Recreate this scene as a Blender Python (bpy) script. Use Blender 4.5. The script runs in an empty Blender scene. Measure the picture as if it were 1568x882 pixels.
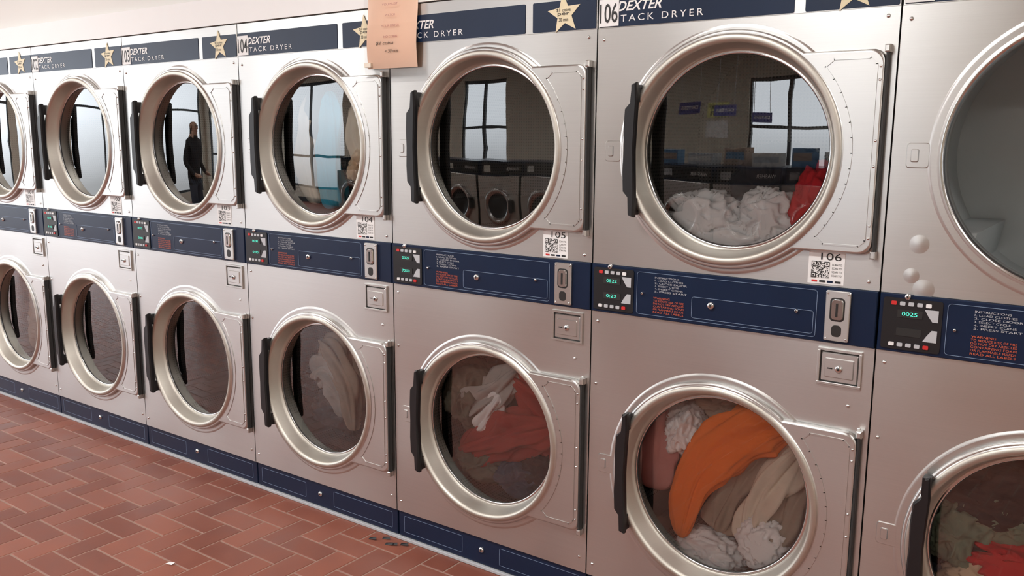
import bpy, math, random
import numpy as np
from mathutils import Vector, Matrix, noise
random.seed(7)
scene = bpy.context.scene
W = 0.80
# ------------------------------------------------------------------ camera solve
OBS = [
 (47,71,0,'top'),(184,57,1,'top'),(363,38,2,'top'),
 (1380,8,5,'lb'),(918,45,4,'lb'),(368,88,2,'lb'),(186,101,1,'lb'),(51,113,0,'lb'),
 (66,321,0,'bt'),(202,331,1,'bt'),(376,350,2,'bt'),(604,373,3,'bt'),(905,401,4,'bt'),(1347,447,5,'bt'),
 (69,358,0,'bb'),(205,378,1,'bb'),(378,403,2,'bb'),(604,432,3,'bb'),(903,474,4,'bb'),(1341,537,5,'bb'),
 (90,608,0,'kt'),(227,651,1,'kt'),(390,708,2,'kt'),(606,779,3,'kt'),(895,878,4,'kt'),
 (93,633,0,'kb'),(229,681,1,'kb'),(397,741,2,'kb'),(607,815,3,'kb'),
 (1318,882,5,'e1'),(1383,0,5,'e2'),(916,0,4,'e3')]
ZN = ['top','lb','bt','bb','kt','e1','e2','e3']
R0 = np.array([[.8075,.590,.0072],[.1022,-.128,-.9865],[-.581,.797,-.1636]])
U_,S_,V_ = np.linalg.svd(R0); R0 = U_@V_
def expm(w):
    t = np.linalg.norm(w)
    if t<1e-12: return np.eye(3)
    k = w/t; K = np.array([[0,-k[2],k[1]],[k[2],0,-k[0]],[-k[1],k[0],0]])
    return np.eye(3)+math.sin(t)*K+(1-math.cos(t))*K@K
def resid(p):
    R = expm(p[:3])@R0; C = p[3:6]; f = p[6]*1000
    out=[]
    for (u,v,k,n) in OBS:
        z = 0.015 if n=='kb' else p[7+ZN.index(n)]
        c = R@(np.array([k*W,0,z])-C)
        out += [784+f*c[0]/c[2]-u, 441+f*c[1]/c[2]-v]
    return np.array(out)
p = np.array([0,0,0,4.59,-2.35,1.5,1.37,1.93,1.79,1.08,.94,.10,.3,1.8,1.87],float)
lam=1e-2
for it in range(80):
    r=resid(p); J=np.zeros((len(r),len(p)))
    for i in range(len(p)):
        q=p.copy(); q[i]+=1e-6; J[:,i]=(resid(q)-r)/1e-6
    A=J.T@J; dp=np.linalg.solve(A+lam*np.diag(np.diag(A)),-J.T@r)
    if (resid(p+dp)**2).sum()<(r**2).sum(): p=p+dp; lam=max(lam*.3,1e-9)
    else: lam*=4
RC = expm(p[:3])@R0
cam_d = bpy.data.cameras.new("camera"); cam = bpy.data.objects.new("camera",cam_d); scene.collection.objects.link(cam)
cam_d.sensor_width=36; cam_d.lens=p[6]*1000/1568*36; cam_d.clip_start=.02
M = Matrix(((RC[0][0],-RC[1][0],-RC[2][0],p[3]),(RC[0][1],-RC[1][1],-RC[2][1],p[4]),(RC[0][2],-RC[1][2],-RC[2][2],p[5]),(0,0,0,1)))
cam.matrix_world=M; scene.camera=cam
Z_TOP,Z_LB,Z_BT,Z_BB,Z_KT = [float(v) for v in p[7:12]]

# ------------------------------------------------------------------ materials
def newmat(name):
    m=bpy.data.materials.new(name); m.use_nodes=True
    nt=m.node_tree; b=nt.nodes['Principled BSDF']; return m,nt,b
def N(nt,t,**kw):
    n=nt.nodes.new(t)
    for k,v in kw.items(): setattr(n,k,v)
    return n
def mth(nt,op,a,b=None,clamp=False):
    n=nt.nodes.new('ShaderNodeMath'); n.operation=op; n.use_clamp=clamp
    for i,v in enumerate((a,b)):
        if v is None: continue
        if isinstance(v,(int,float)): n.inputs[i].default_value=v
        else: nt.links.new(v,n.inputs[i])
    return n.outputs[0]
def simple(name,col,rough=.5,metal=0,var=.08,scale=8,bump=0,emit=0,coat=0,spec=.5):
    m,nt,b=newmat(name)
    tc=N(nt,'ShaderNodeTexCoord'); nz=N(nt,'ShaderNodeTexNoise'); nz.inputs['Scale'].default_value=scale; nz.inputs['Detail'].default_value=4
    nt.links.new(tc.outputs['Object'],nz.inputs['Vector'])
    mx=N(nt,'ShaderNodeMix'); mx.data_type='RGBA'
    mx.inputs['A'].default_value=(*[max(0,c*(1-var)) for c in col],1); mx.inputs['B'].default_value=(*[min(1,c*(1+var)) for c in col],1)
    nt.links.new(nz.outputs['Fac'],mx.inputs['Factor']); nt.links.new(mx.outputs['Result'],b.inputs['Base Color'])
    b.inputs['Roughness'].default_value=rough; b.inputs['Metallic'].default_value=metal
    b.inputs['Coat Weight'].default_value=coat; b.inputs['Specular IOR Level'].default_value=spec
    if bump:
        bp=N(nt,'ShaderNodeBump'); bp.inputs['Strength'].default_value=bump; bp.inputs['Distance'].default_value=.01
        nt.links.new(nz.outputs['Fac'],bp.inputs['Height']); nt.links.new(bp.outputs['Normal'],b.inputs['Normal'])
    if emit:
        b.inputs['Emission Color'].default_value=(*col,1); b.inputs['Emission Strength'].default_value=emit
    return m
def steel_mat(name,col,r0,r1,aniso=.75,wav=.12):
    m,nt,b=newmat(name)
    g=N(nt,'ShaderNodeNewGeometry')
    mp=N(nt,'ShaderNodeMapping'); mp.inputs['Scale'].default_value=(1.2,1.2,260)
    nt.links.new(g.outputs['Position'],mp.inputs['Vector'])
    fine=N(nt,'ShaderNodeTexNoise'); fine.inputs['Scale'].default_value=1.5; fine.inputs['Detail'].default_value=3
    nt.links.new(mp.outputs['Vector'],fine.inputs['Vector'])
    big=N(nt,'ShaderNodeTexNoise'); big.inputs['Scale'].default_value=2.6; big.inputs['Detail'].default_value=1
    nt.links.new(g.outputs['Position'],big.inputs['Vector'])
    mr=N(nt,'ShaderNodeMapRange'); mr.inputs['From Min'].default_value=.3; mr.inputs['From Max'].default_value=.7; mr.inputs['To Min'].default_value=r0; mr.inputs['To Max'].default_value=r1
    nt.links.new(big.outputs['Fac'],mr.inputs['Value']); nt.links.new(mr.outputs['Result'],b.inputs['Roughness'])
    mx=N(nt,'ShaderNodeMix'); mx.data_type='RGBA'
    mx.inputs['A'].default_value=(*[c*.95 for c in col],1); mx.inputs['B'].default_value=(*[min(1,c*1.05) for c in col],1)
    nt.links.new(fine.outputs['Fac'],mx.inputs['Factor']); nt.links.new(mx.outputs['Result'],b.inputs['Base Color'])
    b.inputs['Metallic'].default_value=1
    b.inputs['Anisotropic'].default_value=aniso
    cx=N(nt,'ShaderNodeCombineXYZ'); cx.inputs['Z'].default_value=1
    nt.links.new(cx.outputs[0],b.inputs['Tangent'])
    bp=N(nt,'ShaderNodeBump'); bp.inputs['Strength'].default_value=wav; bp.inputs['Distance'].default_value=.03
    nt.links.new(big.outputs['Fac'],bp.inputs['Height']); nt.links.new(bp.outputs['Normal'],b.inputs['Normal'])
    return m
STEEL=steel_mat("brushed_stainless",(.61,.605,.59),.29,.36,wav=.08)
RIM=steel_mat("cast_aluminium_rim",(.58,.555,.50),.44,.52,aniso=0,wav=.03)
CHROME=simple("polished_chrome",(.70,.70,.70),.18,1)
NAVY=simple("navy_panel",(.006,.017,.048),.30,0,var=.25,scale=5,spec=.35)
BLACK=simple("black_plastic",(.010,.010,.012),.42)
GASKET=simple("rubber_gasket",(.03,.03,.03),.6)
DARK=simple("dark_cabinet",(.03,.03,.032),.6)
WHITE=simple("white_print",(.85,.85,.85),.5,var=.02)
LINE=simple("pale_line_print",(.20,.28,.42),.5)
ORANGE=simple("orange_print",(.62,.13,.05),.5)
GOLD=simple("star_sticker",(.80,.70,.48),.5,var=.12,scale=30)
INK=simple("black_ink",(.02,.02,.02),.5)
GREEN=simple("green_led",(.08,.75,.55),.5,emit=.75)
RED=simple("red_button",(.6,.03,.03),.4)
LTGREY=simple("light_grey",(.50,.52,.55),.5)
def qr_mat():
    m,nt,b=newmat("qr_print")
    tc=N(nt,'ShaderNodeTexCoord'); s=N(nt,'ShaderNodeVectorMath',operation='SCALE'); s.inputs['Scale'].default_value=480
    nt.links.new(tc.outputs['Object'],s.inputs[0])
    sx=N(nt,'ShaderNodeSeparateXYZ'); nt.links.new(s.outputs[0],sx.inputs[0])
    cb=N(nt,'ShaderNodeCombineXYZ')
    nt.links.new(mth(nt,'FLOOR',sx.outputs['X']),cb.inputs['X']); nt.links.new(mth(nt,'FLOOR',sx.outputs['Z']),cb.inputs['Z'])
    wn=N(nt,'ShaderNodeTexWhiteNoise'); nt.links.new(cb.outputs[0],wn.inputs['Vector'])
    g=mth(nt,'GREATER_THAN',wn.outputs['Value'],.5)
    mx=N(nt,'ShaderNodeMix'); mx.data_type='RGBA'; mx.inputs['A'].default_value=(.03,.03,.03,1); mx.inputs['B'].default_value=(.8,.8,.8,1)
    nt.links.new(g,mx.inputs['Factor']); nt.links.new(mx.outputs['Result'],b.inputs['Base Color']); return m
QR=qr_mat()
def glass_mat(name,tint,gain,base):
    m=bpy.data.materials.new(name); m.use_nodes=True; nt=m.node_tree; nt.nodes.clear()
    o=N(nt,'ShaderNodeOutputMaterial'); tr=N(nt,'ShaderNodeBsdfTransparent'); tr.inputs[0].default_value=(*tint,1)
    gl=N(nt,'ShaderNodeBsdfGlossy'); gl.inputs['Roughness'].default_value=.0; gl.inputs['Color'].default_value=(.97,.97,.97,1)
    fr=N(nt,'ShaderNodeFresnel'); fr.inputs['IOR'].default_value=1.5
    f=mth(nt,'ADD',mth(nt,'MULTIPLY',fr.outputs[0],gain),base,True)
    mx=N(nt,'ShaderNodeMixShader'); nt.links.new(f,mx.inputs[0]); nt.links.new(tr.outputs[0],mx.inputs[1]); nt.links.new(gl.outputs[0],mx.inputs[2])
    nt.links.new(mx.outputs[0],o.inputs[0]); return m
GLASS=glass_mat("door_glass",(.97,.97,.96),2.0,.03)
PLASTIC=glass_mat("clear_plastic",(.95,.95,.95),.8,.0)
def drum_mat(name,back):
    m,nt,b=newmat(name)
    tc=N(nt,'ShaderNodeTexCoord'); sx=N(nt,'ShaderNodeSeparateXYZ'); nt.links.new(tc.outputs['Object'],sx.inputs[0])
    if back: a=sx.outputs['X']; c=sx.outputs['Z']
    else:
        a=mth(nt,'MULTIPLY',mth(nt,'ARCTAN2',sx.outputs['Z'],sx.outputs['X']),.36); c=sx.outputs['Y']
    k=90
    fa=mth(nt,'SUBTRACT',mth(nt,'FRACT',mth(nt,'MULTIPLY',a,k)),.5); fc=mth(nt,'SUBTRACT',mth(nt,'FRACT',mth(nt,'MULTIPLY',c,k)),.5)
    d=mth(nt,'ADD',mth(nt,'MULTIPLY',fa,fa),mth(nt,'MULTIPLY',fc,fc))
    g=mth(nt,'LESS_THAN',d,.07)
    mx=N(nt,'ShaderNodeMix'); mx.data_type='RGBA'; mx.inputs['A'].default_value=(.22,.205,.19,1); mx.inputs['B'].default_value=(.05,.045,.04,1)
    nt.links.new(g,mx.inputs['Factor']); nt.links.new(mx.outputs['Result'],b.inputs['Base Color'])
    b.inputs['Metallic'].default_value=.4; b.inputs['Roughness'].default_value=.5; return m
DRUMW=drum_mat("perforated_drum",False); DRUMB=drum_mat("perforated_back",True)
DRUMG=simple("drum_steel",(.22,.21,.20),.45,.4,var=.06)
DRUMP=simple("galvanised_drum_lit",(.50,.53,.53),.45,.3,var=.06)  # same drum metal, coloured paler for direct light through the open door

# ------------------------------------------------------------------ mesh builder
def link(o,parent=None):
    scene.collection.objects.link(o)
    if parent: o.parent=parent
    return o
def empty(name,loc=(0,0,0)):
    e=bpy.data.objects.new(name,None); e.empty_display_size=.1; e.location=loc; return link(e)
TXT={}
def text_geo(s,shear=0,space=1.0,bold=0):
    key=(s,shear,space,bold)
    if key in TXT: return TXT[key]
    c=bpy.data.curves.new("t",'FONT'); c.body=s; c.size=1; c.shear=shear; c.space_character=space; c.offset=bold; c.resolution_u=3
    o=bpy.data.objects.new("t",c); scene.collection.objects.link(o); bpy.context.view_layer.update()
    me=bpy.data.meshes.new_from_object(o.evaluated_get(bpy.context.evaluated_depsgraph_get()))
    v=[tuple(x.co) for x in me.vertices]; f=[tuple(q.vertices) for q in me.polygons]
    bpy.data.objects.remove(o); bpy.data.curves.remove(c); bpy.data.meshes.remove(me)
    TXT[key]=(v,f); return TXT[key]
class MB:
    def __init__(s): s.v=[];s.f=[];s.m=[];s.sm=[];s.mats=[]
    def mi(s,m):
        if m not in s.mats: s.mats.append(m)
        return s.mats.index(m)
    def add(s,vs,fs,m,smooth=False):
        o=len(s.v); s.v+=vs; i=s.mi(m)
        for f in fs: s.f.append(tuple(a+o for a in f)); s.m.append(i); s.sm.append(smooth)
    def box(s,x0,x1,y0,y1,z0,z1,m,c=0):
        if c>0:
            c=min(c,(x1-x0)*.45,(z1-z0)*.45)
            s.loft([([(x0,z0),(x1,z0),(x1,z1),(x0,z1)],y1),([(x0,z0),(x1,z0),(x1,z1),(x0,z1)],y0+c),([(x0+c,z0+c),(x1-c,z0+c),(x1-c,z1-c),(x0+c,z1-c)],y0)],m); return
        s.add([(x0,y0,z0),(x1,y0,z0),(x1,y1,z0),(x0,y1,z0),(x0,y0,z1),(x1,y0,z1),(x1,y1,z1),(x0,y1,z1)],
              [(0,3,2,1),(4,5,6,7),(0,1,5,4),(1,2,6,5),(2,3,7,6),(3,0,4,7)],m)
    def loft(s,secs,m,smooth=False,cap=True):
        n=len(secs[0][0]); vs=[]; fs=[]
        for poly,y in secs: vs+=[(a,y,b) for a,b in poly]
        for i in range(len(secs)-1):
            for j in range(n):
                k=(j+1)%n; fs.append((i*n+j,i*n+k,(i+1)*n+k,(i+1)*n+j))
        if cap: fs.append(tuple((len(secs)-1)*n+j for j in range(n)))
        s.add(vs,fs,m,smooth)
    def rings(s,cx,cz,rings,angles):
        n=len(angles); vs=[]
        for (R,y,m,sm) in rings:
            for a in angles:
                r=R(a) if callable(R) else R
                vs.append((cx+r*math.cos(a),y,cz+r*math.sin(a)))
        o=len(s.v); s.v+=vs
        for i in range(len(rings)-1):
            mm=s.mi(rings[i][2]); sm=rings[i][3]
            for j in range(n):
                k=(j+1)%n; s.f.append((o+i*n+j,o+i*n+k,o+(i+1)*n+k,o+(i+1)*n+j)); s.m.append(mm); s.sm.append(sm)
    def disc(s,cx,cz,prof,m,seg=24,smooth=True):
        s.rings(cx,cz,[(r,y,m,smooth) for r,y in prof],[2*math.pi*i/seg for i in range(seg)])
    def text(s,t,x,z,h,m,y=-.004,w=None,shear=0,space=1.0,bold=0):
        v,f=text_geo(t,shear,space,bold)
        x0=min(a[0] for a in v); x1=max(a[0] for a in v); z0=min(a[1] for a in v); z1=max(a[1] for a in v)
        k=h/(z1-z0) if z1>z0 else h; kx=(w/(x1-x0)) if w else k
        s.add([(x+(a[0]-x0)*kx,y,z+(a[1]-z0)*k) for a in v],f,m)
    def wire(s,pts,r,m,closed=True,y=0):
        n=len(pts); rng=range(n if closed else n-1)
        for i in rng:
            a=Vector(pts[i]); b=Vector(pts[(i+1)%n]); d=(b-a); L=d.length
            if L<1e-6: continue
            d/=L; q=Vector((-d.y,d.x))*r; a=a-d*r*.6; b=b+d*r*.6
            P=[a-q,b-q,b+q,a+q]
            s.loft([([(p_.x,p_.y) for p_ in P],y+r),([(p_.x,p_.y) for p_ in P],y)],m)
    def mesh(s,name):
        me=bpy.data.meshes.new(name); me.from_pydata(s.v,[],s.f)
        for m in s.mats: me.materials.append(m)
        me.polygons.foreach_set('material_index',s.m); me.polygons.foreach_set('use_smooth',s.sm); me.update(); return me
def obj(name,me,parent=None,loc=(0,0,0)):
    o=bpy.data.objects.new(name,me); o.location=loc; return link(o,parent)
def rrect(x0,x1,z0,z1,r,n=5):
    P=[]
    for cx,cz,a0 in ((x1-r,z0+r,-90),(x1-r,z1-r,0),(x0+r,z1-r,90),(x0+r,z0+r,180)):
        for i in range(n+1):
            a=math.radians(a0+90*i/n); P.append((cx+r*math.cos(a),cz+r*math.sin(a)))
    return P
def rectR(l,r,b,t):
    def R(a):
        c,s=math.cos(a),math.sin(a); best=9
        if c>1e-9: best=min(best,r/c)
        if c<-1e-9: best=min(best,l/-c)
        if s>1e-9: best=min(best,t/s)
        if s<-1e-9: best=min(best,b/-s)
        return best
    return R
def angs(n,extra=()):
    A=[2*math.pi*i/n for i in range(n)]+[e%(2*math.pi) for e in extra]; A=sorted(set(round(a,6) for a in A)); return A

ZCU,ZCL=1.412,.486
# ---------------- cabinet
cab=MB()
def front(z0,z1,zc):
    l,r,b,t=.398,.398,zc-z0,z1-zc
    cor=[math.atan2(t,r),math.atan2(t,-l),math.atan2(-b,-l),math.atan2(-b,r)]
    A=angs(96,cor)
    rb=min(.327,b-.006)
    cab.rings(.4,zc,[(rectR(l,r,b,t),.012,STEEL,False),(rectR(l,r,b,t),.0,STEEL,False),(rb,0,STEEL,True),(rb-.003,-.0022,STEEL,True),(rb-.008,-.003,STEEL,False),
        (.300,-.003,STEEL,True),(.293,-.007,CHROME,True),(.287,-.005,CHROME,True),(.284,.012,CHROME,True),(.286,.05,DARK,True),(.30,.06,DARK,True)],A)
    cab.loft([(rrect(.034,.085,zc-.032,zc+.026,.008),0),(rrect(.036,.083,zc-.030,zc+.024,.007),-.0028)],STEEL)
    cab.loft([(rrect(.044,.062,zc-.018,zc+.012,.004),-.0028),(rrect(.046,.060,zc-.016,zc+.010,.003),-.006)],STEEL)
front(Z_BT+.001,Z_LB+.0,ZCU)
cab.box(.002,.798,0,.012,Z_LB+.0,Z_TOP,STEEL,c=.001)
front(Z_KT+.001,Z_BB-.001,ZCL)
ZP1=Z_TOP-.036; ZP0=Z_LB+.003
cab.loft([(rrect(.006,.553,ZP0,ZP1,.004),.001),(rrect(.006,.553,ZP0,ZP1,.004),-.002)],NAVY)
cab.loft([(rrect(.580,.795,ZP0,ZP1,.004),.001),(rrect(.580,.795,ZP0,ZP1,.004),-.002)],NAVY)
cab.text("STACK DRYER",.054,ZP0+.012,.018,WHITE,y=-.003,w=.262,space=1.4,bold=.0)
cab.text("DEXTER",.062,ZP0+.040,.026,WHITE,y=-.003,w=.135,shear=.32,bold=.02)
P=[]
for i in range(10):
    a=math.radians(90+36*i+6); r=.058 if i%2==0 else .025; P.append((.69+r*math.cos(a),(ZP0+ZP1)/2+.004+r*math.sin(a)))
cab.loft([(P,-.0015),(P,-.0035)],GOLD)
for i,(t,dz) in enumerate((("$1 coins",.010),("per",-.002),("30 min",-.016))):
    cab.text(t,.69-.026+.004*i,(ZP0+ZP1)/2+dz,.010,INK,y=-.0045,w=.048-.008*i)
# band
cab.box(.003,.797,-.008,.012,Z_BB,Z_BT,NAVY,c=.002)
zb=(Z_BB+Z_BT)/2
yb=-.0085
cab.loft([(rrect(.012,.142,Z_BB+.008,Z_BT-.008,.006),yb+.002),(rrect(.012,.142,Z_BB+.008,Z_BT-.008,.006),-.011)],BLACK)
for j,zd in enumerate((zb+.016,zb-.028)):
    cab.loft([(rrect(.045,.100,zd,zd+.019,.002),-.011),(rrect(.045,.100,zd,zd+.019,.002),-.0125)],INK)
P=[(.104,zb+.040),(.134,zb+.040),(.134,zb+.012),(.122,zb+.012),(.112,zb+.026)]
cab.loft([(list(reversed(P)),-.011),(list(reversed(P)),-.0122)],LTGREY)
P=[(.104,zb-.036),(.134,zb-.036),(.134,zb-.008),(.122,zb-.008),(.112,zb-.022)]
cab.loft([(P,-.011),(P,-.0122)],LTGREY)
for i in range(5):
    m=[RED,LTGREY,LTGREY,LTGREY,WHITE][i]
    x=.030+i*.019
    cab.loft([(rrect(x,x+.012,zb+.045,zb+.054,.002),-.011),(rrect(x,x+.012,zb+.045,zb+.054,.002),-.0135)],m)
    m=[WHITE,LTGREY,LTGREY,LTGREY,RED][i]
    cab.loft([(rrect(x,x+.012,zb-.054,zb-.045,.002),-.011),(rrect(x,x+.012,zb-.054,zb-.045,.002),-.0135)],m)
cab.wire(rrect(.152,.655,Z_BB+.010,Z_BT-.010,.008),.0006,LINE,True,y=yb-.0008)
cab.wire(rrect(.320,.648,Z_BB+.018,zb+.006,.006),.0006,LINE,True,y=yb-.0008)
ins=["INSTRUCTIONS","1. LOAD CLOTHES","2. CLOSE DOOR","3. SELECT CYCLE","4. INSERT COINS","5. PRESS START"]
for i,t in enumerate(ins): cab.text(t,.208,Z_BT-.024-i*.0078,.0048,LTGREY,y=-.0105,w=.085+.012*((i*7)%3-1),bold=.0)
for i,t in enumerate(["WARNING","TO REDUCE RISK OF FIRE","DO NOT DRY ARTICLES","CONTAINING FOAM","OR FLAMMABLE FLUIDS","READ ALL LABELS"]):
    cab.text(t,.205,zb-.012-i*.0080,.0054,ORANGE,y=-.0105,w=.092 if i else .05,bold=.0)
for x,z,r in ((.376,zb-.012,.010),(.606,zb+.002,.005),(.170,zb+.0,.004),(.065,Z_BT-.004,.007)):
    cab.disc(x,z,[(r,-.008),(r,-.012),(r*.8,-.015),(r*.35,-.0155),(.0003,-.0155)],CHROME,20)
    cab.box(x-r*.15,x+r*.15,-.0165,-.015,z-r*.4,z+r*.4,INK)
# coin slot
cab.loft([(rrect(.678,.738,Z_BB+.008,Z_BT-.006,.004),-.006),(rrect(.678,.738,Z_BB+.008,Z_BT-.006,.004),-.016),(rrect(.680,.736,Z_BB+.010,Z_BT-.008,.004),-.018)],STEEL)
cab.loft([(rrect(.690,.726,zb-.012,zb+.047,.010),-.0178),(rrect(.690,.726,zb-.012,zb+.047,.010),-.0185)],INK)
cab.loft([(rrect(.692,.724,zb-.010,zb+.045,.010),-.017),(rrect(.695,.721,zb-.007,zb+.042,.009),-.023)],CHROME)
cab.box(.7055,.7105,-.0245,-.022,zb+.000,zb+.034,INK)
cab.loft([(rrect(.695,.722,zb-.052,zb-.020,.010),-.017),(rrect(.697,.720,zb-.050,zb-.022,.009),-.0185)],INK)
for x,z in ((.684,Z_BT-.013),(.732,Z_BT-.013),(.684,Z_BB+.015),(.732,Z_BB+.015)): cab.disc(x,z,[(.003,-.017),(.002,-.020),(.0002,-.0205)],CHROME,10)
# coin box door
z1=Z_BB-.014; z0=z1-.094
for (a,b,c,d) in ((.664,.772,z1-.007,z1),(.664,.772,z0,z0+.007),(.664,.671,z0+.007,z1-.007),(.765,.772,z0+.007,z1-.007)):
    cab.box(a,b,-.007,.0,c,d,STEEL,c=.001)
cab.box(.671,.765,-.0012,.0,z0+.007,z1-.007,GASKET)
cab.loft([(rrect(.673,.763,z0+.009,z1-.011,.003),-.001),(rrect(.675,.761,z0+.011,z1-.013,.003),-.004)],STEEL)
cab.loft([(rrect(.682,.754,z0+.020,z1-.024,.003),-.004),(rrect(.684,.752,z0+.022,z1-.026,.003),-.007)],STEEL)
cab.disc(.718,z0+.044,[(.009,-.006),(.009,-.010),(.006,-.012),(.0003,-.012)],CHROME,20)
cab.disc(.718,z0+.044,[(.0035,-.0121),(.003,-.0135),(.0003,-.0135)],INK,14)
cab.box(.690,.703,-.0080,-.006,z0+.042,z0+.045,INK)
for x,z in ((.772,Z_BT+.022),(.772,Z_BT+.30),(.022,Z_LB-.03),(.772,Z_LB-.02),(.022,Z_BB-.03),(.745,Z_BB-.155),(.775,Z_BB-.21),(.775,Z_KT+.05),(.022,Z_KT+.04),(.778,Z_BB-.28),(.02,Z_BB-.22)):
    cab.disc(x,z,[(.005,0),(.004,-.0025),(.002,-.0036),(.0002,-.004)],CHROME,12)
# kick panel
cab.box(.003,.797,.006,.02,.012,Z_KT-.002,NAVY,c=.002)
cab.wire(rrect(.03,.30,.030,Z_KT-.018,.004),.0006,LINE,True,y=.0055)
cab.wire(rrect(.46,.77,.030,Z_KT-.018,.004),.0006,LINE,True,y=.0055)
cab.disc(.385,Z_KT*.5+.01,[(.010,.006),(.010,.002),(.006,-.001),(.0003,-.001)],CHROME,16)
cab.disc(.385,Z_KT*.5+.01,[(.004,-.0011),(.003,-.002),(.0003,-.002)],INK,10)
cab.box(.0,.80,-.004,.03,0,.010,LTGREY,c=.001)
for a,b in ((.0,.0015),(.7985,.80)): cab.box(a,b,.013,.84,.012,Z_TOP-.002,DARK)
cab.box(0,.8,.013,.84,Z_TOP-.003,Z_TOP,STEEL); cab.box(0,.8,.82,.84,.0,Z_TOP-.004,DARK)
cab.box(.003,.797,.03,.82,.94,.955,DARK); cab.box(.003,.797,.03,.82,.012,.03,DARK)
CAB=cab.mesh("dryer_cabinet")

# ---------------- door
HX=.378; HH=.240; RO=.306
thc=math.asin(HH/RO)
def Rdoor(off=0):
    def R(a):
        a=(a+math.pi)%(2*math.pi)-math.pi
        if abs(a)<thc:
            c=math.cos(a); s=abs(math.sin(a))
            v=min((HX-off)/c,(HH-off)/s if s>1e-6 else 9)
            px,pz=v*math.cos(a),v*s; cr=.03; cx_,cz_=HX-off-cr,HH-off-cr
            if px>cx_ and pz>cz_:
                bq=cx_*c+cz_*s; disc_=bq*bq-(cx_*cx_+cz_*cz_-cr*cr)
                if disc_>0: v=bq+math.sqrt(disc_)
            return max(v,RO-off)
        return RO-off
    return R
ca=math.atan2(HH,HX)
A=angs(120,[thc,-thc]+[s*(ca+d*.015) for s in (1,-1) for d in (-4,-3,-2,-1,0,1,2,3,4)])
dm=MB()
dm.rings(0,0,[(Rdoor(0),-.001,STEEL,False),(Rdoor(0),-.014,STEEL,True),(Rdoor(.003),-.0175,STEEL,True),(Rdoor(.006),-.0185,STEEL,False),
   (.297,-.0185,STEEL,True),(.2945,-.0235,RIM,True),(.290,-.0265,RIM,True),(.282,-.0270,RIM,True),(.277,-.024,RIM,True),(.273,-.016,RIM,True),(.264,.018,RIM,True),(.260,.030,RIM,True),
   (.257,.032,CHROME,True),(.254,.029,CHROME,True),(.251,.031,GASKET,True),(.248,.036,GASKET,True)],A)
P=[]
for i in range(13):
    a=math.radians(40-80*i/12); P.append((.316*math.cos(a),.316*math.sin(a)))
P=list(reversed(P))
out=[(.345,.220),(.360,.206),(.360,-.206),(.345,-.220)]
pl=P+[(.262,.220)]+out+[(.262,-.220)]
dm.wire(pl,.0020,STEEL,True,y=-.0203)
# hinge
dm.box(HX-.0005,HX+.005,-.019,-.001,-.243,.243,GASKET,c=.001)
for zc in (.240,-.240):
    h=.009
    dm.box(HX-.004,HX+.009,-.0225,-.001,zc-h,zc+h,STEEL,c=.003)
for zc in (.20,.17,-.17,-.20,.03,-.03):
    dm.disc(HX-.010,zc,[(.0035,-.0185),(.0028,-.0205),(.0003,-.0213)],CHROME,12)
# handle
def hp(o=0):
    L=[(-.256,.178),(-.261,.130),(-.279,.112),(-.282,.06),(-.280,.0),(-.282,-.06),(-.279,-.112),(-.261,-.130),(-.258,-.178)]
    Rr=[(-.244,-.182),(-.243,-.130),(-.244,-.110),(-.247,-.05),(-.249,.0),(-.247,.05),(-.244,.110),(-.243,.130),(-.246,.182)]
    q=L+Rr; cx=sum(a for a,b in q)/len(q)
    return [(cx+(a-cx)*(1-o*30),b*(1-o*4)) for a,b in q]
dm.loft([(hp(.004),-.036),(hp(0),-.040),(hp(0),-.051),(hp(.006),-.058)],BLACK)
for s in (1,-1):
    dm.box(-.264,-.246,-.046,-.014,min(s*.130,s*.176),max(s*.130,s*.176),BLACK)
DOOR=dm.mesh("door_frame")
gm=MB(); gm.rings(0,0,[(.256,.034,GLASS,True),(.20,.0320,GLASS,True),(.14,.0305,GLASS,True),(.07,.0297,GLASS,True),(.0004,.0295,GLASS,True)],angs(72))
PANE=gm.mesh("door_pane")
# ---------------- drum
def drum(matw,matb,mp):
    d=MB(); A=angs(72)
    d.rings(0,0,[(.292,.052,mp,True),(.345,.058,mp,True),(.358,.075,mp,True),(.358,.12,matw,True),(.358,.60,matw,True)],A)
    d.rings(0,0,[(.358,.60,matb,False),(.001,.602,matb,True)],A)
    for k in range(3):
        a0=math.radians(100+120*k); vs=[];
        for y in (.10,.58):
            for da,r in ((-.16,.357),(0,.285),(.16,.357)):
                vs.append((r*math.cos(a0+da),y,r*math.sin(a0+da)))
        d.add(vs,[(0,1,4,3),(1,2,5,4),(0,2,1),(3,4,5)],mp)
    return d.mesh("drum")
DRUM=drum(DRUMW,DRUMB,DRUMG); DRUM_OPEN=drum(DRUMP,DRUMP,DRUMP)

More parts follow.
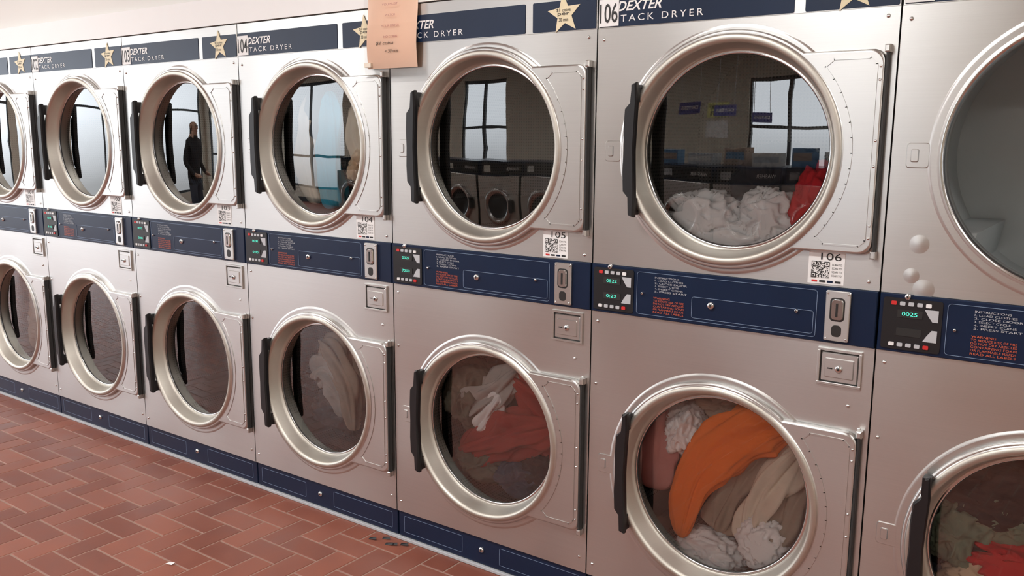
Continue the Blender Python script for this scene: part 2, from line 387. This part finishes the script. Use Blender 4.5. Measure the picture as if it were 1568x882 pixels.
LED={102:"0018",103:"0002",104:"0000",105:"0027",106:"0522",107:"0025"}
def dryer(k):
    num=102+k; x=k*W
    e=empty("stack_dryer",(x,0,0))
    obj("cabinet",CAB,e)
    for nm,zc in (("upper",ZCU),("lower",ZCL)):
        opn=(num==107 and nm=="upper")
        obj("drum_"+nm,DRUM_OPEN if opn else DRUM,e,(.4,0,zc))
        h=bpy.data.objects.new("door_"+nm,DOOR); link(h,e)
        g=bpy.data.objects.new("glass_"+nm,PANE); link(g,e)
        if opn:
            hx=.4+HX+.008
            Mh=Matrix.Translation((hx,-.012,zc))@Matrix.Rotation(math.radians(112),4,'Z')@Matrix.Translation((-(HX+.008),.012,0))
        else: Mh=Matrix.Translation((.4,0,zc))
        h.matrix_local=Mh; g.matrix_local=Mh
    lb=MB()
    lb.box(.006,.068,-.0045,-.0015,ZP0+.002,ZP0+.074,WHITE)
    lb.text(str(num),.009,ZP0+.011,.052,INK,y=-.0052,w=.056,bold=.01)
    a0,a1,b0,b1=.626,.714,Z_BT+.006,Z_BT+.088
    lb.box(a0,a1,-.0015,.0,b0,b1,WHITE)
    lb.text(str(num),a0+.030,b1-.022,.018,INK,y=-.0022,w=.050)
    lb.add([(a0+.008,-.0023,b0+.015),(a0+.052,-.0023,b0+.015),(a0+.052,-.0023,b0+.056),(a0+.008,-.0023,b0+.056)],[(0,1,2,3)],QR)
    for (u,v) in ((.008,.044),(.040,.044),(.008,.015)):
        lb.box(a0+u,a0+u+.012,-.003,-.0024,b0+v,b0+v+.012,INK); lb.box(a0+u+.002,a0+u+.010,-.0035,-.003,b0+v+.002,b0+v+.010,WHITE); lb.box(a0+u+.004,a0+u+.008,-.004,-.0035,b0+v+.004,b0+v+.008,INK)
    for i in range(4): lb.text("SCAN TO",a0+.058,b0+.047-i*.009,.005,INK,y=-.0022,w=.024)
    for i in range(4): lb.box(a0+.010+i*.019,a0+.024+i*.019,-.0022,-.0015,b0+.004,b0+.009,[RED,INK,NAVY,INK][i])
    led=LED.get(num,"0012")
    lb.text(led,.055,zb+.021,.009,GREEN,y=-.013,w=.034)
    if num!=107: lb.text(led[::-1] if num%2 else "0:"+led[2:],.055,zb-.023,.009,GREEN,y=-.013,w=.034)
    if num==107:   # dents left by the bumped panel
        for dx,dz,r in ((.078,1.205,.022),(.066,1.13,.018),(.095,1.10,.024)):
            lb.disc(dx,dz,[(r,-.0001),(r*.8,-.0004),(r*.5,-.0010),(r*.2,-.0014),(.0003,-.0015)],STEEL,28)
    obj("labels",lb.mesh("labels"),e)
    return e
for k in range(-3,7): dryer(k)

# ------------------------------------------------------------------ laundry
def cloth(name,col,var=.2):
    return simple(name,col,.9,0,var=var,scale=14,bump=.25)
def clampd(x,y,z):
    y=min(max(y,.062),.56); r=math.hypot(x,z); R=min(.268+(y-.06)*2.0,.335)
    if r>R: x*=R/r; z*=R/r
    return x,y,z
def fabric(mb,pts,m,folds=5,depth=.28,twist=1.0,seed=0,flat=.6,nt_=70,ns=72):
    n=len(pts)
    def P(t):
        s=t*(n-1); i=min(int(s),n-2); f=s-i
        q=[np.array(pts[max(0,min(n-1,j))],float) for j in (i-1,i,i+1,i+2)]
        return .5*((2*q[1])+(-q[0]+q[2])*f+(2*q[0]-5*q[1]+4*q[2]-q[3])*f*f+(-q[0]+3*q[1]-3*q[2]+q[3])*f**3)
    vs=[];fs=[]
    for i in range(nt_+1):
        t=i/nt_; c=P(t); d=P(min(1,t+.01))-P(max(0,t-.01)); T=Vector(d[:3]).normalized()
        S=T.cross(Vector((0,1,0)));
        S=S.normalized() if S.length>1e-4 else Vector((1,0,0))
        O=S.cross(T); e=max(.03,min(1,math.sqrt(max(0,1-(2*t-1)**6))))
        for j in range(ns):
            th=2*math.pi*j/ns
            rr=c[3]*e*(1+depth*math.sin(folds*th+twist*6*t+seed)+depth*.5*math.sin((folds*2+1)*th-twist*4*t+seed*2))
            nn=noise.noise(Vector((c[0]*9+math.cos(th),c[2]*9+math.sin(th),seed*3.1+t*2)))
            rg=1-2*abs(noise.noise(Vector((math.cos(th)*2.4+seed,math.sin(th)*2.4,t*2.2+seed*1.7))))
            rr*=1+.3*nn+.22*(rg-.5)
            v=Vector(c[:3])+S*(rr*math.cos(th))+O*(rr*flat*math.sin(th))
            vs.append(clampd(*v))
    for i in range(nt_):
        for j in range(ns):
            k=(j+1)%ns; fs.append((i*ns+j,i*ns+k,(i+1)*ns+k,(i+1)*ns+j))
    fs.append(tuple(range(ns))); fs.append(tuple(nt_*ns+j for j in range(ns)))
    mb.add(vs,fs,m,True)
def lump(mb,c,r,m,seed=0,amp=.45,fr=2.2):
    nu,nv=96,60; vs=[];fs=[]
    for i in range(nv+1):
        ph=math.pi*i/nv
        for j in range(nu):
            th=2*math.pi*j/nu; d=Vector((math.sin(ph)*math.cos(th),math.cos(ph),math.sin(ph)*math.sin(th)))
            q=d*fr+Vector((seed*5.3,seed*2.1,seed))
            w=Vector((noise.noise(q*.8),noise.noise(q*.8+Vector((9,2,1))),noise.noise(q*.8+Vector((3,8,5)))))
            rg=1-abs(noise.noise(q*.8+w*1.6))*2; rg2=1-abs(noise.noise(q*1.7+w*2))*2
            k=1+amp*(rg*.55-.25)+amp*.28*(rg2*.5-.2)+.25*noise.noise(q*.7)
            vs.append(clampd(c[0]+d.x*r[0]*k,c[1]+d.y*r[1]*k,c[2]+d.z*r[2]*k))
    for i in range(nv):
        for j in range(nu):
            k=(j+1)%nu; fs.append((i*nu+j,i*nu+k,(i+1)*nu+k,(i+1)*nu+j))
    mb.add(vs,fs,m,True)
CO=cloth("orange_fabric",(1.0,.22,.025),.05); CCR=cloth("cream_fabric",(.80,.72,.60)); CWH=cloth("white_fabric",(.97,.97,.98),.02)
CPK=cloth("dusty_pink_fabric",(.55,.24,.23)); CMR=cloth("maroon_fabric",(.40,.045,.035)); CGY=cloth("grey_fabric",(.45,.44,.42),.35)
CBK=cloth("black_fabric",(.018,.018,.022)); COL=cloth("olive_fabric",(.17,.16,.12),.4); CTE=cloth("teal_fabric",(.0,.36,.55))
CBG=cloth("beige_fabric",(.85,.64,.44)); CRD=cloth("red_fabric",(.70,.02,.03)); CDB=cloth("slate_fabric",(.06,.08,.12)); CGN=cloth("sage_fabric",(.22,.28,.20)); CTP=cloth("taupe_fabric",(.36,.30,.24),.3)
def load(k,zc,fn):
    mb=MB(); fn(mb); obj("laundry_load",mb.mesh("laundry_load"),None,(k*W+.4,0,zc))
def L106l(mb):
    fabric(mb,[(.20,.13,.19,.045),(.10,.12,.18,.080),(-.01,.11,.10,.078),(-.09,.10,-.02,.062),(-.135,.10,-.22,.036)],CO,3,.12,.6,1,.45)
    fabric(mb,[(.20,.15,.12,.035),(.14,.13,.03,.045),(.09,.12,-.07,.040),(.07,.12,-.19,.040)],CCR,4,.30,.8,2,.7)
    fabric(mb,[(.10,.20,.12,.04),(.04,.17,.0,.045),(.0,.15,-.08,.04),(-.03,.13,-.18,.05)],CTP,4,.30,.8,3)
    fabric(mb,[(.24,.17,.06,.035),(.20,.15,-.03,.045),(.17,.12,-.13,.055),(.13,.12,-.20,.06)],CTP,4,.30,.8,4)
    lump(mb,(.12,.11,-.17),(.075,.05,.075),CWH,8)
    fabric(mb,[(.26,.22,.14,.05),(.21,.2,.0,.05),(.16,.22,-.1,.05)],CBK,4,.2,.8,5)
    fabric(mb,[(-.22,.14,.17,.05),(-.235,.13,.05,.06),(-.24,.13,-.10,.05)],CPK,3,.2,.6,6)
    lump(mb,(-.155,.15,.10),(.06,.07,.08),CWH,3); lump(mb,(-.05,.22,.20),(.10,.07,.06),CTP,5)
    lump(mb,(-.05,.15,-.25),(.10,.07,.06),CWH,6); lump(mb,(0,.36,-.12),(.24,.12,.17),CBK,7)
def L105l(mb):
    fabric(mb,[(-.20,.13,-.15,.04),(-.08,.12,-.09,.06),(.06,.11,-.02,.07),(.20,.12,.03,.06)],CMR,5,.3,1.1,1)
    fabric(mb,[(.00,.15,.16,.04),(.10,.13,.13,.055),(.19,.14,.04,.06),(.18,.14,-.10,.05)],CMR,5,.3,1.1,2)
    fabric(mb,[(-.20,.14,-.02,.04),(-.12,.12,.05,.05),(-.02,.12,.12,.045),(.04,.14,.19,.04)],CGY,5,.35,1.2,3)
    fabric(mb,[(-.12,.11,-.04,.025),(-.05,.105,.04,.03),(-.01,.10,.10,.025)],CWH,4,.3,1,4)
    lump(mb,(-.18,.16,.06),(.09,.08,.12),COL,4); lump(mb,(.06,.15,-.18),(.10,.08,.06),CDB,5); lump(mb,(.15,.16,-.15),(.08,.07,.08),CBK,6)
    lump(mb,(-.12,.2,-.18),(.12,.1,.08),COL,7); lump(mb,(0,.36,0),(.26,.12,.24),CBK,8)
def L104l(mb):
    fabric(mb,[(-.14,.15,.14,.05),(-.04,.13,.10,.06),(.04,.12,-.02,.055),(.06,.12,-.18,.035)],CTP,5,.35,.9,1)
    fabric(mb,[(-.18,.15,-.02,.05),(-.10,.13,.04,.055),(-.02,.12,-.02,.05),(.0,.13,-.14,.035)],CGY,5,.35,1.1,2)
    fabric(mb,[(.04,.16,.18,.04),(.13,.14,.08,.05),(.18,.14,-.05,.045)],COL,5,.3,.9,3)
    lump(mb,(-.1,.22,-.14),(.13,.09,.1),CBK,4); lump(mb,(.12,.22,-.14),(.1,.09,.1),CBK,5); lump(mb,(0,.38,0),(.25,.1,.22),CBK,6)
def L104u(mb):
    fabric(mb,[(-.02,.11,.20,.045),(-.01,.10,.06,.050),(-.01,.09,-.08,.055),(.03,.09,-.23,.075)],CTE,3,.2,.7,1,.45)
    fabric(mb,[(.10,.15,.16,.05),(.13,.13,.02,.06),(.18,.12,-.12,.05)],CCR,4,.25,.8,2)
    fabric(mb,[(-.14,.15,.20,.04),(-.16,.13,.04,.05),(-.13,.12,-.12,.05),(-.10,.12,-.22,.04)],CCR,4,.25,.8,3)
    fabric(mb,[(-.07,.13,.22,.05),(-.08,.12,.12,.05),(-.09,.12,.02,.03)],CBK,4,.25,.8,5)
    lump(mb,(.16,.15,-.08),(.08,.08,.08),CBG,4)
def L106u(mb):
    lump(mb,(-.12,.13,-.195),(.105,.07,.080),CWH,1,.7,1.9); lump(mb,(-.03,.16,-.20),(.06,.08,.055),CWH,2,.6,1.6)
    lump(mb,(.075,.13,-.185),(.085,.07,.080),CWH,3,.7,1.9); lump(mb,(-.02,.11,-.26),(.15,.05,.06),CWH,9,.6,1.8)
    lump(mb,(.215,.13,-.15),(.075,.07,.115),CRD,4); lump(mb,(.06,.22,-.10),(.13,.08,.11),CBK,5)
def L107l(mb):
    lump(mb,(-.19,.14,.0),(.09,.07,.09),CGN,1); lump(mb,(-.05,.13,-.04),(.13,.08,.055),CRD,2); lump(mb,(-.03,.12,-.13),(.17,.07,.08),CBG,3,.8,1.8)
    lump(mb,(-.05,.17,.09),(.18,.10,.10),CBK,4); lump(mb,(-.10,.14,.06),(.08,.06,.06),CGN,5); lump(mb,(.05,.13,.03),(.1,.06,.05),CBK,6)
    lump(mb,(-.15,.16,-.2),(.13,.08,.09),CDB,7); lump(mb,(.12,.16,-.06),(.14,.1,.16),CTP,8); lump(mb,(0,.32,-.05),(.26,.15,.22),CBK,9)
    fabric(mb,[(-.20,.11,-.06,.02),(-.12,.10,-.03,.025),(-.02,.095,-.03,.025),(.08,.1,.0,.02)],CBK,3,.3,1,2)
def L101l(mb):
    fabric(mb,[(.02,.13,.2,.07),(.08,.12,.05,.10),(.06,.12,-.1,.11),(.0,.12,-.22,.08)],CTP,5,.25,1,1); lump(mb,(-.1,.25,-.1),(.14,.1,.14),CGY,2)
load(4,ZCL,L106l); load(3,ZCL,L105l); load(2,ZCL,L104l); load(2,ZCU,L104u); load(4,ZCU,L106u); load(5,ZCL,L107l); load(-1,ZCL,L101l)

# ------------------------------------------------------------------ paper notice
PEACH=simple("peach_paper",(1.0,.70,.54),.7,var=.03,scale=3)
TAPE=simple("tape",(.8,.72,.6),.4)
nb=MB(); x0,x1,z0,z1=2.312,2.535,Z_LB-.075,Z_LB+.225
pts=9; vs=[];fs=[]
for i in range(pts):
    for j in range(2):
        zz=z0+(z1-z0)*i/(pts-1); bow=-.012-.006*math.sin(i*.8)
        vs.append((x0 if j==0 else x1,bow,zz))
for i in range(pts-1): fs.append((2*i,2*i+1,2*i+3,2*i+2))
nb.add(vs,fs,PEACH,True)
for i,(t,w) in enumerate((("YOU MUST",.07),("WATCH",.045),("YOUR DRYER",.08),("NO COINS",.06))):
    nb.text(t,(x0+x1)/2-w/2,z1-.10-i*.034,.007,CPK,y=-.0205,w=w)
nb.text("$1 coins",x0+.045,z0+.075,.012,INK,y=-.0205,w=.08,shear=.3); nb.text("= 30 min",x0+.085,z0+.050,.011,INK,y=-.0205,w=.06,shear=.3)
nb.add([(x0-.006,-.022,z0-.028),(x1+.006,-.022,z0-.028),(x1+.006,-.022,z1),(x0-.006,-.022,z1)],[(0,1,2,3)],PLASTIC)
nb.box(x0-.008,x0+.022,-.024,-.004,z0+.005,z0+.02,TAPE)
obj("paper_notice",nb.mesh("paper_notice"))

# ------------------------------------------------------------------ room
X0,X1,Y0,Y1,H=-8.0,7.6,-7.0,1.0,3.0
WALL=simple("cream_wall_paint",(.58,.54,.45),.75,var=.04,scale=2); WALLW=simple("white_bulkhead_paint",(.76,.74,.71),.6,var=.03,scale=2)
CEIL=simple("ceiling_paint",(.78,.78,.76),.85,var=.03,scale=3); FRAME=simple("dark_window_frame",(.03,.035,.04),.45); TRIMM=simple("white_trim",(.86,.86,.86),.45,var=.02)
def tile_mat():
    m,nt,b=newmat("quarry_tile")
    at=N(nt,'ShaderNodeAttribute'); at.attribute_name="tilecol"
    g=N(nt,'ShaderNodeNewGeometry'); nz=N(nt,'ShaderNodeTexNoise'); nz.inputs['Scale'].default_value=9; nz.inputs['Detail'].default_value=6
    nt.links.new(g.outputs['Position'],nz.inputs['Vector'])
    cr=N(nt,'ShaderNodeValToRGB'); cr.color_ramp.elements[0].color=(.165,.045,.028,1); cr.color_ramp.elements[1].color=(.34,.115,.072,1)
    nt.links.new(mth(nt,'ADD',mth(nt,'MULTIPLY',at.outputs['Fac'],.6),mth(nt,'MULTIPLY',mth(nt,'SUBTRACT',nz.outputs['Fac'],.25),.6)),cr.inputs['Fac'])
    nt.links.new(cr.outputs['Color'],b.inputs['Base Color'])
    mr=N(nt,'ShaderNodeMapRange'); mr.inputs['To Min'].default_value=.28; mr.inputs['To Max'].default_value=.55
    nt.links.new(nz.outputs['Fac'],mr.inputs['Value']); nt.links.new(mr.outputs['Result'],b.inputs['Roughness'])
    bp=N(nt,'ShaderNodeBump'); bp.inputs['Strength'].default_value=.15; bp.inputs['Distance'].default_value=.004
    nt.links.new(nz.outputs['Fac'],bp.inputs['Height']); nt.links.new(bp.outputs['Normal'],b.inputs['Normal']); return m
TILE=tile_mat(); GROUT=simple("grout",(.33,.21,.165),.85,var=.25,scale=20)
fb=MB(); fb.box(X0,X1,Y0,Y1,-.1,-.0015,GROUT)
c=.10; g=.0030; cols=[0.0]*len(fb.f)
nx0,nx1=int(X0/c),int(X1/c); ny0,ny1=int(Y0/c),0
for i in range(nx0,nx1):
    for j in range(ny0,ny1):
        q=(i-j)%4
        if q==0: a=(i,j,i+2,j+1)
        elif q==3: a=(i,j,i+1,j+2)
        else: continue
        xa,ya,xb,yb_=a[0]*c+g,a[1]*c+g,min(a[2]*c,X1)-g,min(a[3]*c,0.0)-g
        if yb_-ya<.02: continue
        e=.0015; dz=random.uniform(-.0005,.0003)
        fb.add([(xa,ya,-.0015),(xb,ya,-.0015),(xb,yb_,-.0015),(xa,yb_,-.0015),(xa+e,ya+e,dz),(xb-e,ya+e,dz),(xb-e,yb_-e,dz),(xa+e,yb_-e,dz)],
               [(4,5,6,7),(0,1,5,4),(1,2,6,5),(2,3,7,6),(3,0,4,7)],TILE)
        cols+= [random.random()]*5
fm=fb.mesh("floor"); at=fm.attributes.new("tilecol",'FLOAT','FACE'); at.data.foreach_set('value',cols)
obj("floor",fm)
def wallobj(name,boxes,m):
    b=MB()
    for q in boxes: b.box(*q,m)
    return obj(name,b.mesh(name))
wallobj("ceiling",[(X0,X1,Y0,Y1,H,H+.1)],CEIL)
wallobj("wall_back",[(X0,X1,Y1,Y1+.1,0,H)],WALL)
wallobj("wall_right",[(X1,X1+.1,Y0,Y1,0,H)],WALL)
xe0,xe1=-3*W-.002,7*W+.002
wallobj("wall_bulkhead",[(xe0,xe1,.03,Y1-.002,Z_TOP+.005,H-.002)],WALLW)
wallobj("trim_1",[(xe0,xe1,-.004,.028,Z_TOP+.004,Z_TOP+.105)],TRIMM)
wallobj("wall_partition",[(X0+.002,xe0-.002,.0,Y1-.002,0,H-.002),(xe1+.002,X1-.002,0,Y1-.002,0,H-.002)],WALL)
def holes(lo,hi,opens):
    segs=[]; cur=lo
    for a,b in opens:
        segs.append((cur,a)); cur=b
    segs.append((cur,hi)); return segs
fo=[(-7.7,-4.75),(-3.4,-2.15),(1.0,2.35)]
fz=[(.35,2.75),(.95,2.65),(.95,2.5)]
bx=[(a,b,Y0-.15,Y0,0,H) for a,b in holes(X0,X1,fo)]+[(a,b,Y0-.15,Y0,0,z[0]) for (a,b),z in zip(fo,fz)]+[(a,b,Y0-.15,Y0,z[1],H) for (a,b),z in zip(fo,fz)]
wallobj("wall_front",bx,WALL)
lo=[(-6.8,-3.9),(-3.6,-.3)]
bx=[(X0-.15,X0,a,b,0,H) for a,b in holes(Y0,Y1,lo)]+[(X0-.15,X0,a,b,0,.2) for a,b in lo]+[(X0-.15,X0,a,b,2.8,H) for a,b in lo]
wallobj("wall_left",bx,WALL)
wi=0
for (a,b),(zs,zt) in zip(fo,fz):
    wi+=1; n=2; w=MB(); y0,y1=Y0-.10,Y0-.04
    for i in range(n+1):
        x=a+(b-a)*i/n; w.box(max(a,x-.03),min(b,x+.03),y0,y1,zs,zt,FRAME)
    for z in (zs+.03,zs+.75,zt-.03): w.box(a,b,y0+.005,y1-.005,z-.025,z+.025,FRAME)
    obj("window_%d"%wi,w.mesh("window"))
for a,b in lo:
    wi+=1; n=2; w=MB()
    for i in range(n+1):
        y=a+(b-a)*i/n; w.box(X0-.10,X0-.04,max(a,y-.03),min(b,y+.03),.2,2.8,FRAME)
    for z in (.23,2.1,2.77): w.box(X0-.095,X0-.045,a,b,z-.025,z+.025,FRAME)
    obj("window_%d"%wi,w.mesh("window"))
wallobj("baseboard_front",[(X0,X1,Y0,Y0+.015,0,.1)],FRAME)

# washers opposite the dryers
wm=MB()
wm.box(0,.74,0,.8,.0,1.02,STEEL,c=.006)
wm.loft([(rrect(0,.74,1.02,1.20,.01),.8),(rrect(0,.74,1.02,1.20,.01),.10)],NAVY)
wm.box(.02,.72,.085,.10,1.04,1.18,BLACK,c=.002)
wm.rings(.37,.62,[(.25,0,CHROME,True),(.25,-.03,CHROME,True),(.22,-.05,CHROME,True),(.18,-.03,CHROME,True),(.175,-.02,BLACK,True),(.10,-.035,BLACK,True),(.001,-.04,BLACK,True)],angs(40))
wm.box(.10,.14,-.06,-.02,.54,.70,BLACK); wm.box(.56,.68,.078,.086,1.07,1.15,CHROME); wm.text("WASHER",.06,1.09,.04,WHITE,y=.084)
WM=wm.mesh("washing_machine")
for i in range(7):
    o=obj("washing_machine",WM,None,(3.2-i*.78,-4.2,0)); o.rotation_euler=(0,0,math.pi)
# boxes standing on the washers
BXC=[simple("carton_a",(.45,.50,.55),.6),simple("carton_b",(.10,.25,.45),.6),simple("carton_c",(.7,.7,.68),.6),simple("carton_d",(.40,.30,.24),.6)]
for i,(x,wd,hh) in enumerate(((3.1,.30,.16),(2.7,.26,.20),(2.3,.34,.14),(1.9,.28,.20),(1.5,.34,.13),(1.0,.3,.17))):
    b=MB(); b.box(0,wd,0,.22,0,hh,BXC[i%4],c=.004); b.box(.02,wd-.02,-.002,.0,hh*.3,hh*.75,BXC[(i+2)%4]); b.box(-.001,wd+.001,.09,.12,hh,hh+.001,TAPE)
    o=obj("storage_box",b.mesh("storage_box"),None,(x,-4.6,1.201)); o.rotation_euler=(0,0,math.pi)
# hanging banners / sign
BAN=simple("banner_blue",(.10,.11,.34),.6)
for i,(x,y,z) in enumerate(((1.28,-4.3,1.84),(1.36,-5.2,1.84),(1.50,-6.2,1.80))):
    b=MB(); b.box(-.15,.15,-.004,.004,-.07,.07,BAN); b.text("DRYERS",-.12,-.02,.045,WHITE,y=-.006,w=.24,bold=.02)
    for s in (-.12,.12): b.box(s-.003,s+.003,-.003,.003,.07,H-z,LTGREY)
    o=obj("hanging_sign",b.mesh("hanging_sign"),None,(x,y,z)); o.rotation_euler=(0,0,math.pi)
YEL=simple("yellow_sign_paper",(.85,.88,.35),.6)
b=MB(); b.box(-.19,.19,-.006,0,-.10,.14,YEL); b.text("LAUNDRY",-.16,.03,.07,INK,y=-.008,w=.32,bold=.03); b.text("CARTS",-.14,-.07,.07,INK,y=-.008,w=.28,bold=.03)
b.box(-.19,.19,-.006,0,-.42,-.16,WHITE)
o=obj("laundry_carts_sign",b.mesh("sign"),None,(.48,Y0+.004,1.95)); o.rotation_euler=(0,0,math.pi)

# person waiting across the aisle (seen in the door glass)
def person(name,loc,rot):
    V=[];E=[];Rd=[]
    def v(x,y,z,r,pr=None):
        V.append((x,y,z)); Rd.append(r); i=len(V)-1
        if pr is not None: E.append((pr,i))
        return i
    pel=v(0,0,.95,.135); sp=v(0,.01,1.12,.125,pel); ch=v(0,.0,1.32,.15,sp); nk=v(0,-.01,1.47,.06,ch); hd=v(0,-.03,1.58,.082,nk); tp=v(0,-.015,1.67,.075,hd)
    for s in (1,-1):
        sh=v(s*.17,0,1.40,.065,ch); el=v(s*.23,.03,1.13,.047,sh); wr=v(s*.20,-.14,.98,.03,el); pm=v(s*.18,-.21,.96,.034,wr)
        for f in range(4):
            a=v(s*(.155+.016*f),-.26,.955-.004*f,.010,pm); v(s*(.150+.016*f),-.285+.004*abs(f-1.5),.935,.008,a)
        t=v(s*.145,-.215,.975,.011,pm); v(s*.135,-.245,.965,.009,t)
        hp_=v(s*.09,0,.87,.095,pel); kn=v(s*.11,-.02,.49,.062,hp_); an=v(s*.12,.02,.10,.043,kn); v(s*.13,-.14,.045,.038,an)
    me=bpy.data.meshes.new("p"); me.from_pydata(V,E,[]); o=bpy.data.objects.new("p",me); link(o)
    o.modifiers.new("s",'SKIN'); 
    for i,r in enumerate(Rd): me.skin_vertices[0].data[i].radius=(r,r*.8 if r>.1 else r); me.skin_vertices[0].data[i].use_root=(i==0)
    ss=o.modifiers.new("u",'SUBSURF'); ss.levels=2; ss.render_levels=2
    bpy.context.view_layer.update()
    m2=bpy.data.meshes.new_from_object(o.evaluated_get(bpy.context.evaluated_depsgraph_get())); bpy.data.objects.remove(o)
    SK=simple("skin",(.55,.34,.25),.6); HR=simple("dark_hair",(.03,.02,.015),.7)
    m2.materials.clear()
    for q in (CBK,CDB,SK,HR,BLACK): m2.materials.append(q)
    for pl_ in m2.polygons:
        c_=pl_.center; pl_.use_smooth=True
        i=0
        if c_.z<.90 and abs(c_.x)<.16+.05*(c_.z<.8): i=1
        if c_.z<.09: i=4
        if c_.z>1.47: i=2
        if c_.z>1.50 and (c_.y>-.02 or c_.z>1.68): i=3
        if c_.y<-.16 and .8<c_.z<1.1: i=2
        pl_.material_index=i
    e=empty(name,loc); e.rotation_euler=(0,0,rot)
    obj("body",m2,e)
    f=MB()
    for s in (1,-1): f.disc(s*.03,1.61,[(.010,-.100),(.008,-.106),(.0003,-.108)],INK,12)
    f.loft([([(-.014,1.565),(.014,1.565),(.006,1.61),(-.006,1.61)],-.095),([(-.006,1.568),(.006,1.568),(.003,1.60),(-.003,1.60)],-.125)],SK)
    f.box(-.022,.022,-.106,-.095,1.538,1.545,CPK)
    for s in (1,-1): f.box(s*.082-.006,s*.082+.006,-.04,-.01,1.57,1.63,SK,c=.004)
    obj("face",f.mesh("face"),e)
person("person",(-3.25,-3.1,0),math.radians(70))

# ceiling light fixtures
EM=simple("fluorescent_diffuser",(1,.97,.92),.5,emit=3.0,var=0)
for i,(x,y) in enumerate([(x,y) for x in (-6,-3,0,3,6) for y in (-1.6,-4.6)]):
    e=empty("ceiling_light",(x,y,H))
    b=MB(); b.box(-.62,.62,-.16,.16,-.07,-.001,TRIMM); b.box(-.60,.60,-.14,.14,-.075,-.071,EM); obj("fixture",b.mesh("fixture"),e)
    l=bpy.data.lights.new("lamp",'AREA'); l.shape='RECTANGLE'; l.size=1.2; l.size_y=.28; l.energy=40; l.color=(1,.98,.95)
    lo_=bpy.data.objects.new("lamp",l); lo_.location=(0,0,-.085); link(lo_,e)

# small things on the floor
b=MB(); b.add([(0,0,.001),(.03,.005,.003),(.028,.02,.006),(.004,.016,.002)],[(0,1,2,3)],WHITE); obj("paper_scrap",b.mesh("paper_scrap"),None,(1.9,-.62,.0))
b=MB()
for i in range(6):
    x=random.uniform(0,.14); y=random.uniform(-.05,0); b.add([(x,y,.0005),(x+.03,y+.008,.004),(x+.025,y+.016,.01),(x-.004,y+.011,.003)],[(0,1,2,3)],BLACK)
obj("lint_debris",b.mesh("lint_debris"),None,(2.32,-.03,0))

# ------------------------------------------------------------------ world
w=bpy.data.worlds.new("world"); scene.world=w; w.use_nodes=True; nt=w.node_tree
bg=nt.nodes['Background']; tc=N(nt,'ShaderNodeTexCoord'); sx=N(nt,'ShaderNodeSeparateXYZ'); nt.links.new(tc.outputs['Generated'],sx.inputs[0])
cr=N(nt,'ShaderNodeValToRGB'); cr.color_ramp.elements[0].position=.46; cr.color_ramp.elements[0].color=(.34,.35,.36,1); cr.color_ramp.elements[1].position=.52; cr.color_ramp.elements[1].color=(.88,.94,1,1)
nt.links.new(mth(nt,'ADD',mth(nt,'MULTIPLY',sx.outputs['Z'],.5),.5),cr.inputs['Fac']); nt.links.new(cr.outputs['Color'],bg.inputs['Color']); bg.inputs['Strength'].default_value=4.8
try:
    scene.view_settings.view_transform='Standard'
except Exception as ex: print(ex)
